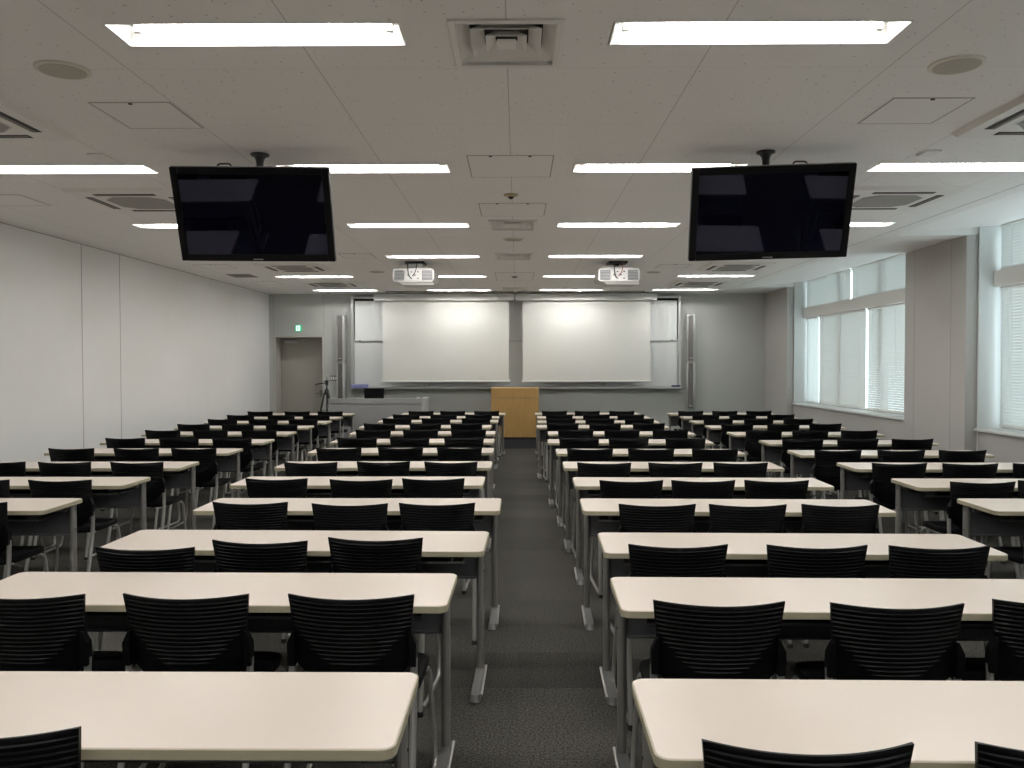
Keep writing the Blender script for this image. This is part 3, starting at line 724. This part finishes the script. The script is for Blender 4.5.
# ------------------------------------------------------------------ tables and chairs
TABLES = {
 'CL': {1: (-1.184, 2.065), 2: (-1.159, 3.16), 3: (-1.06, 4.021), 4: (-1.014, 5.083), 5: (-1.157, 6.116), 6: (-1.133, 7.121), 7: (-1.152, 8.302), 8: (-1.175, 9.369), 9: (-1.191, 10.475), 10: (-1.279, 11.565), 11: (-1.205, 12.661), 12: (-1.211, 13.594), 13: (-1.125, 14.577)},
 'CR': {1: (1.214, 2.022), 2: (1.276, 3.106), 3: (1.311, 3.993), 4: (1.3, 5.074), 5: (1.322, 6.075), 6: (1.302, 7.096), 7: (1.292, 8.217), 8: (1.249, 9.313), 9: (1.292, 10.437), 10: (1.178, 11.559), 11: (1.212, 12.515), 12: (1.232, 13.559), 13: (1.217, 14.569)},
 'LB': {4: (-3.72, 5.085), 5: (-3.731, 6.104), 6: (-3.745, 7.107), 7: (-3.742, 8.275), 8: (-3.728, 9.335), 9: (-3.766, 10.431), 10: (-3.797, 11.473), 11: (-3.772, 12.482), 12: (-3.818, 13.493), 13: (-3.811, 14.491)},
 'RB': {4: (3.704, 5.068), 5: (3.705, 6.003), 6: (3.689, 7.019), 7: (3.6, 8.067), 8: (3.637, 9.171), 9: (3.564, 10.323), 10: (3.543, 11.458), 11: (3.54, 12.489), 12: (3.596, 13.529), 13: (3.567, 14.536)},
}
CHAIRS = {
 'CL': {1: [(-1.163, 1.754)], 2: [(-1.701, 2.809), (-1.138, 2.808), (-0.57, 2.804)], 3: [(-1.612, 3.545), (-1.157, 3.682), (-0.648, 3.742)], 4: [(-1.538, 4.725), (-0.955, 4.678), (-0.46, 4.694)], 5: [(-1.685, 5.749), (-1.084, 5.699), (-0.588, 5.745)], 6: [(-1.686, 6.709), (-1.1, 6.754), (-0.545, 6.734)], 7: [(-1.709, 7.878), (-1.124, 7.913), (-0.559, 7.922)], 8: [(-1.754, 9.004), (-1.179, 9.004), (-0.585, 9.004)], 9: [(-1.77, 10.11), (-1.19, 10.11), (-0.602, 10.11)], 10: [(-1.874, 11.2), (-1.252, 11.2), (-0.695, 11.2)], 11: [(-1.796, 12.296), (-1.215, 12.296), (-0.619, 12.296)], 12: [(-1.785, 13.229), (-1.186, 13.229), (-0.623, 13.229)], 13: [(-1.662, 14.212), (-1.118, 14.212), (-0.533, 14.212)]},
 'CR': {1: [(0.598, 1.692), (1.160, 1.685)], 2: [(0.667, 2.728), (1.245, 2.703), (1.802, 2.741)], 3: [(0.701, 3.602), (1.303, 3.589), (1.828, 3.577)], 4: [(0.788, 4.659), (1.296, 4.649), (1.818, 4.649)], 5: [(0.778, 5.65), (1.27, 5.65), (1.771, 5.65)], 6: [(0.699, 6.671), (1.274, 6.671), (1.8, 6.671)], 7: [(0.683, 7.793), (1.259, 7.792), (1.861, 7.792)], 8: [(0.666, 8.948), (1.202, 8.948), (1.818, 8.948)], 9: [(0.708, 10.072), (1.272, 10.072), (1.861, 10.072)], 10: [(0.611, 11.194), (1.185, 11.194), (1.776, 11.194)], 11: [(0.638, 12.15), (1.211, 12.15), (1.791, 12.15)], 12: [(0.665, 13.194), (1.258, 13.194), (1.807, 13.194)], 13: [(0.635, 14.204), (1.198, 14.204), (1.79, 14.204)]},
 'LB': {4: [(-3.158, 4.72)], 5: [(-3.738, 5.679), (-3.166, 5.679)], 6: [(-4.267, 6.753), (-3.714, 6.734), (-3.116, 6.727)], 7: [(-4.262, 7.85), (-3.64, 7.85), (-3.09, 7.85)], 8: [(-4.279, 8.97), (-3.693, 8.97), (-3.113, 8.97)], 9: [(-4.339, 10.066), (-3.758, 10.066), (-3.16, 10.066)], 10: [(-4.371, 11.108), (-3.774, 11.108), (-3.182, 11.108)], 11: [(-4.34, 12.117), (-3.742, 12.117), (-3.153, 12.117)], 12: [(-4.412, 13.128), (-3.766, 13.128), (-3.207, 13.128)], 13: [(-4.411, 14.126), (-3.776, 14.126), (-3.21, 14.126)]},
 'RB': {4: [(3.125, 4.703)], 5: [(3.137, 5.578), (3.63, 5.638)], 6: [(3.065, 6.64), (3.615, 6.609), (4.177, 6.615)], 7: [(2.967, 7.66), (3.543, 7.642), (4.107, 7.642)], 8: [(3.036, 8.806), (3.62, 8.806), (4.2, 8.806)], 9: [(2.964, 9.958), (3.523, 9.958), (4.109, 9.958)], 10: [(2.947, 11.093), (3.564, 11.093), (4.125, 11.093)], 11: [(2.941, 12.124), (3.533, 12.124), (4.11, 12.124)], 12: [(2.996, 13.164), (3.582, 13.164), (4.187, 13.164)], 13: [(2.966, 14.171), (3.548, 14.171), (4.131, 14.171)]},
}

def make_table():
    r = thing('lecture_table', (0, 0, 0), '', 'table', 'white-topped lecture tables')
    q = MB(); pts = rrect(-.907, .907, -.240, .222, .033, 6)
    q.prism(pts, .695, .7195); top = q.build('tabletop', M['laminate'], r)
    bm = bmesh.new(); bm.from_mesh(top.data)
    bmesh.ops.bevel(bm, geom=[e for e in bm.edges if e.verts[0].co.z > .715 and e.verts[1].co.z > .715], offset=.002, segments=1, affect='EDGES'); bm.to_mesh(top.data); bm.free()
    o_ = rrect(-.91, .91, -.243, .225, .036, 6); i_ = rrect(-.9065, .9065, -.2395, .2215, .0325, 6); n = len(o_)
    q = MB()
    vs = [(x, y, .694) for x, y in o_] + [(x, y, .7165) for x, y in o_] + [(x, y, .7165) for x, y in i_] + [(x, y, .694) for x, y in i_]
    fs = []
    for a in range(4):
        for k in range(n):
            k2 = (k + 1) % n; c = (a + 1) % 4; fs.append((a * n + k, a * n + k2, c * n + k2, c * n + k))
    q.add(vs, fs); q.build('edge_band', M['edge'], top, smooth=True)
    for s in (-1, 1):
        q = MB(); q.tube([(s * .865, .168, .03), (s * .865, .168, .692)], 1., 14, sx=.019, sy=.029); lg = q.build('leg', M['post'], r, smooth=True)
        q = MB(); q.hull([(s * .865 + x, y, .006) for x, y in rrect(-.028, .028, -.215, .218, .026, 4)], [(s * .865 + x, y, .036) for x, y in rrect(-.020, .020, -.200, .212, .018, 4)]); q.build('foot', M['foot'], lg, smooth=True)
        q = MB(); q.tube(bend([(s * .892, .200, .030), (s * .892, -.17, .024)], .02), .007, 8); q.build('foot_edge', M['foot_rail'], lg, smooth=True)
        q = MB()
        for y in (-.18, .2): q.lathe([(.016, 0), (.016, .008)], (s * .865, y, 0), 10)
        q.build('glide', M['rubber'], lg)
        for z in (.655, .53):
            q = MB(); q.lathe([(.005, .0), (.005, .003)], (s * .883 + (0 if s > 0 else -.003), .160, z), 8, 'X'); q.build('bolt', M['bolt'], lg)
    q = MB(); q.box(-.845, .845, .172, .180, .49, .685, .002); q.box(-.845, .845, .166, .186, .486, .50, .004); q.build('modesty_panel', M['panel'], r)
    q = MB(); q.box(-.80, .80, -.12, .145, .628, .636, .002)
    for x in (-.74, 0, .74): q.box(x - .008, x + .008, -.12, .14, .636, .692)
    sh = q.build('shelf', M['shelf'], r)
    q = MB(); q.tube([(-.81, -.125, .640), (.81, -.125, .640)], .007, 8); q.build('shelf_rim', M['rim'], sh, smooth=True)
    q = MB(); q.box(-.845, .845, .12, .165, .645, .691, .004); q.build('crossbeam', M['post'], r)
    for s in (-1, 1):
        q = MB(); q.box(s * .72 - .03, s * .72 + .03, -.10, .06, .655, .690, .004); q.build('tilt_latch', M['bolt'], r)
    return r
def make_chair():
    r = thing('stacking_chair', (0, 0, 0), '', 'chair', 'black lecture chairs')
    # backrest: curved shell with louvred ribs on its rear face
    ZB, ZT = .455, .787
    NR = 15
    def halfw(z):
        t = (z - ZB) / (ZT - ZB)
        if z > .64: return .203 + .016 * (z - .64) / .15
        if z > .54: return .203 - .004 * (.64 - z) / .1
        return .199 - .075 * ((.54 - z) / .085) ** 1.3
    def ysurf(u, z):
        t = (z - ZB) / (ZT - ZB)
        return -.150 - .052 * t - (.050 - .008 * (1 - t)) * (1 - u * u)
    zs = []
    z0r, z1r = .535, .772; step = (z1r - z0r) / NR
    zs.append((ZB, 0)); zs.append((.495, 0)); zs.append((z0r - .004, 0))
    for k in range(NR):
        z = z0r + k * step; zs += [(z, .0), (z + step * .50, .0044), (z + step * .74, .0044), (z + step * .98, .0)]
    zs += [(z1r + .004, 0), (.782, -.001), (ZT, -.004)]
    us = [i / 20 * 2 - 1 for i in range(21)]
    q = MB(); vs = []; fs = []
    for z, d in zs:
        hw_ = halfw(z); frac = max(.0, min(1., (z - z0r) / (z1r - z0r)))
        ext = .30 + .62 * min(1, frac / .55) ** .8
        for u in us:
            f = 1 if abs(u) <= ext else 0
            sag = -.007 * (1 - u * u) * ((z - ZB) / (ZT - ZB)) ** 2
            vs.append((u * hw_, ysurf(u, z) - d * f, z + sag))
    nu = len(us); nz = len(zs)
    for i in range(nz - 1):
        for j in range(nu - 1):
            a = i * nu + j; fs.append((a, a + 1, a + nu + 1, a + nu))
    o = len(vs)
    for z, d in zs:
        hw_ = halfw(z)
        for u in us: vs.append((u * hw_, ysurf(u, z) + .011, z - .007 * (1 - u * u) * ((z - ZB) / (ZT - ZB)) ** 2))
    for i in range(nz - 1):
        for j in range(nu - 1):
            a = o + i * nu + j; fs.append((a + nu, a + nu + 1, a + 1, a))
    for j in range(nu - 1):
        fs.append((j + 1, j, o + j, o + j + 1)); a = (nz - 1) * nu + j; fs.append((a, a + 1, o + a + 1, o + a))
    for i in range(nz - 1):
        a = i * nu; fs.append((a, a + nu, o + a + nu, o + a)); a += nu - 1; fs.append((a + nu, a, o + a, o + a + nu))
    q.add(vs, fs); q.build('backrest', M['plastic'], r, smooth=True, ang=28)
    for s in (-1, 1):
        q = MB()
        q.hull([(s * x, y, z) for x, y, z in ((.198, -.155, .535), (.223, -.155, .535), (.223, -.198, .535), (.198, -.198, .535))], [(s * x, y, z) for x, y, z in ((.200, -.165, .615), (.224, -.165, .615), (.224, -.200, .615), (.200, -.200, .615))])
        q.hull([(s * x, y, z) for x, y, z in ((.200, -.165, .615), (.224, -.165, .615), (.224, -.200, .615), (.200, -.200, .615))], [(s * x, y, z) for x, y, z in ((.198, -.170, .655), (.206, -.170, .655), (.206, -.198, .655), (.198, -.198, .655))])
        q.build('back_bracket', M['plastic'], r)
        q = MB(); q.tube(bend([(s * .213, -.172, .56), (s * .213, -.178, .40), (s * .216, -.285, .02)], .12, 6), .0125, 10); lg = q.build('rear_leg', M['chrome'], r, smooth=True)
        q = MB(); q.lathe([(.0145, 0), (.0155, .008), (.0135, .022)], (s * .216, -.286, 0), 10); q.build('foot_cap', M['rubber'], lg)
        q = MB(); q.tube(bend([(s * .185, -.06, .418), (s * .205, .10, .418), (s * .222, .175, .395), (s * .240, .195, .10), (s * .246, .175, .012), (s * .222, -.23, .016)], .05, 5), .0105, 9); q.build('front_leg', M['chrome'], r, smooth=True)
    q = MB(); q.tube([(-.19, .04, .412), (.19, .04, .412)], .009, 8); q.tube([(-.205, -.12, .412), (.205, -.12, .412)], .009, 8); q.build('seat_rail', M['chrome'], r, smooth=True)
    # seat pad
    q = MB(); n = 28; rings = []
    for (sc, z) in ((.88, .405), (.975, .414), (1., .432), (.985, .452), (.92, .458)):
        ring = []
        for k in range(n):
            a = 2 * PI * k / n; ca, sa = math.cos(a), math.sin(a); e = .42
            x = .228 * sc * math.copysign(abs(ca) ** e, ca); y = .035 + .205 * sc * math.copysign(abs(sa) ** e, sa)
            drop = -.022 * max(0, (y - .10) / .14) ** 2
            ring.append((x, y, z + drop))
        rings.append(ring)
    vs = [p for rg in rings for p in rg]; fs = []
    for i in range(len(rings) - 1):
        for k in range(n): k2 = (k + 1) % n; fs.append((i * n + k, i * n + k2, (i + 1) * n + k2, (i + 1) * n + k))
    vs.append((0, .035, .405)); vs.append((0, .03, .450)); a = len(vs) - 2
    for k in range(n): k2 = (k + 1) % n; fs.append((k2, k, a)); fs.append(((len(rings) - 1) * n + k, (len(rings) - 1) * n + k2, a + 1))
    q.add(vs, fs); q.build('seat', M['pad'], r, smooth=True, ang=50)
    return r

CT = {'LB': 'wall-side column', 'CL': 'door-side centre column', 'CR': 'window-side centre column', 'RB': 'window column'}
def row(c, k):
    f = 14 - k
    n = k
    return ('%s table from the boards' % ORD[f]) if f <= 6 or c in ('LB', 'RB') else (('%s table from the camera' % ORD[n]) if n > 1 else 'table nearest the camera')
for k, y in ((1, 2.05), (2, 3.10), (3, 4.05)):
    TABLES['LB'][k] = (-3.72, y); TABLES['RB'][k] = (3.70, y)
    for c, xx in (('LB', -3.72), ('RB', 3.70)): CHAIRS[c][k] = [(xx + d, y - .36) for d in (-.56, .02, .58)]
for k in range(4, 14): TABLES['LB'][k] = (TABLES['LB'][k][0] + .010, TABLES['LB'][k][1])
T0 = make_table(); C0 = make_chair(); ft = fc = True
ROT = {'CL': {1: -.004, 2: -.013, 3: -.024}, 'CR': {1: -.014, 2: -.020, 3: -.022, 4: -.027, 5: -.025, 6: -.025, 7: -.022, 8: -.02, 9: -.02}, 'LB': {}, 'RB': {k: -.012 for k in range(4, 10)}}
for c in TABLES:
    for k in sorted(TABLES[c]):
        x, y = TABLES[c][k]
        lab = 'white-topped grey-legged table, %s in the %s' % (row(c, k).replace(' table', ''), CT[c])
        rz = ROT[c].get(k, random.uniform(-.003, .003)); y += (.9 if c in ('CL', 'LB') else -.9) * abs(ROT[c].get(k, 0))
        if ft: T0.location = (x, y, 0); T0.rotation_euler = (0, 0, rz); T0['label'] = lab; ft = False
        else: dup(T0, (x, y, 0), lab, rz)
        xs = CHAIRS[c].get(k, [])
        for cxy in xs:
            dx = cxy[0] - x
            pos = 'middle' if abs(dx) < .3 else None
            if pos is None:
                toaisle = (dx > 0) if c in ('LB', 'CL') else (dx < 0)
                if c == 'LB': pos = 'aisle-side' if toaisle else 'wall-side'
                elif c == 'RB': pos = 'aisle-side' if toaisle else 'window-side'
                else: pos = 'lectern-aisle' if toaisle else 'outer'
            lab = '%s black chair at the %s, %s' % (pos, row(c, k), CT[c])
            rz = random.uniform(-.02, .02) + ROT[c].get(k, 0)
            sh = 1 + (.022 / cxy[1] if k <= 4 else 0)
            loc = (cxy[0] * sh - .2 * math.sin(rz), cxy[1] * sh + .202, 0)
            if fc: C0.location = loc; C0['label'] = lab; fc = False
            else: dup(C0, loc, lab, rz)

# ------------------------------------------------------------------ daylight, camera, view
w = bpy.data.worlds.new('daylight'); SC.world = w; w.use_nodes = True
bg = w.node_tree.nodes['Background']; bg.inputs['Color'].default_value = (.84, .93, 1.0, 1); bg.inputs['Strength'].default_value = SKY

cam = bpy.data.cameras.new('camera'); co = bpy.data.objects.new('camera', cam); COL.objects.link(co)
pt, ya, ro = .0231, .0067, -.0012
Ry = Matrix(((math.cos(ya), math.sin(ya), 0), (-math.sin(ya), math.cos(ya), 0), (0, 0, 1)))
Rp = Matrix(((1, 0, 0), (0, math.cos(pt), -math.sin(pt)), (0, math.sin(pt), math.cos(pt))))
Rr = Matrix(((math.cos(ro), 0, math.sin(ro)), (0, 1, 0), (-math.sin(ro), 0, math.cos(ro))))
W = Rr @ Rp @ Ry
co.matrix_world = Matrix((W[0], W[2], -W[1])).transposed().to_4x4()
co.location = (0, 0, 1.576)
cam.sensor_width = 36; cam.lens = 827.4 / 1024 * 36; cam.clip_start = .02; cam.clip_end = 100
SC.camera = co
vs_ = SC.view_settings; vs_.view_transform = 'Standard'; vs_.look = 'None'; vs_.gamma = 1; vs_.use_curve_mapping = False; vs_.exposure = EXPO
cy = SC.cycles
cy.max_bounces = 8; cy.diffuse_bounces = 5; cy.glossy_bounces = 3; cy.transparent_max_bounces = 12
cy.caustics_reflective = False; cy.caustics_refractive = False; cy.sample_clamp_indirect = 4; cy.use_denoising = True
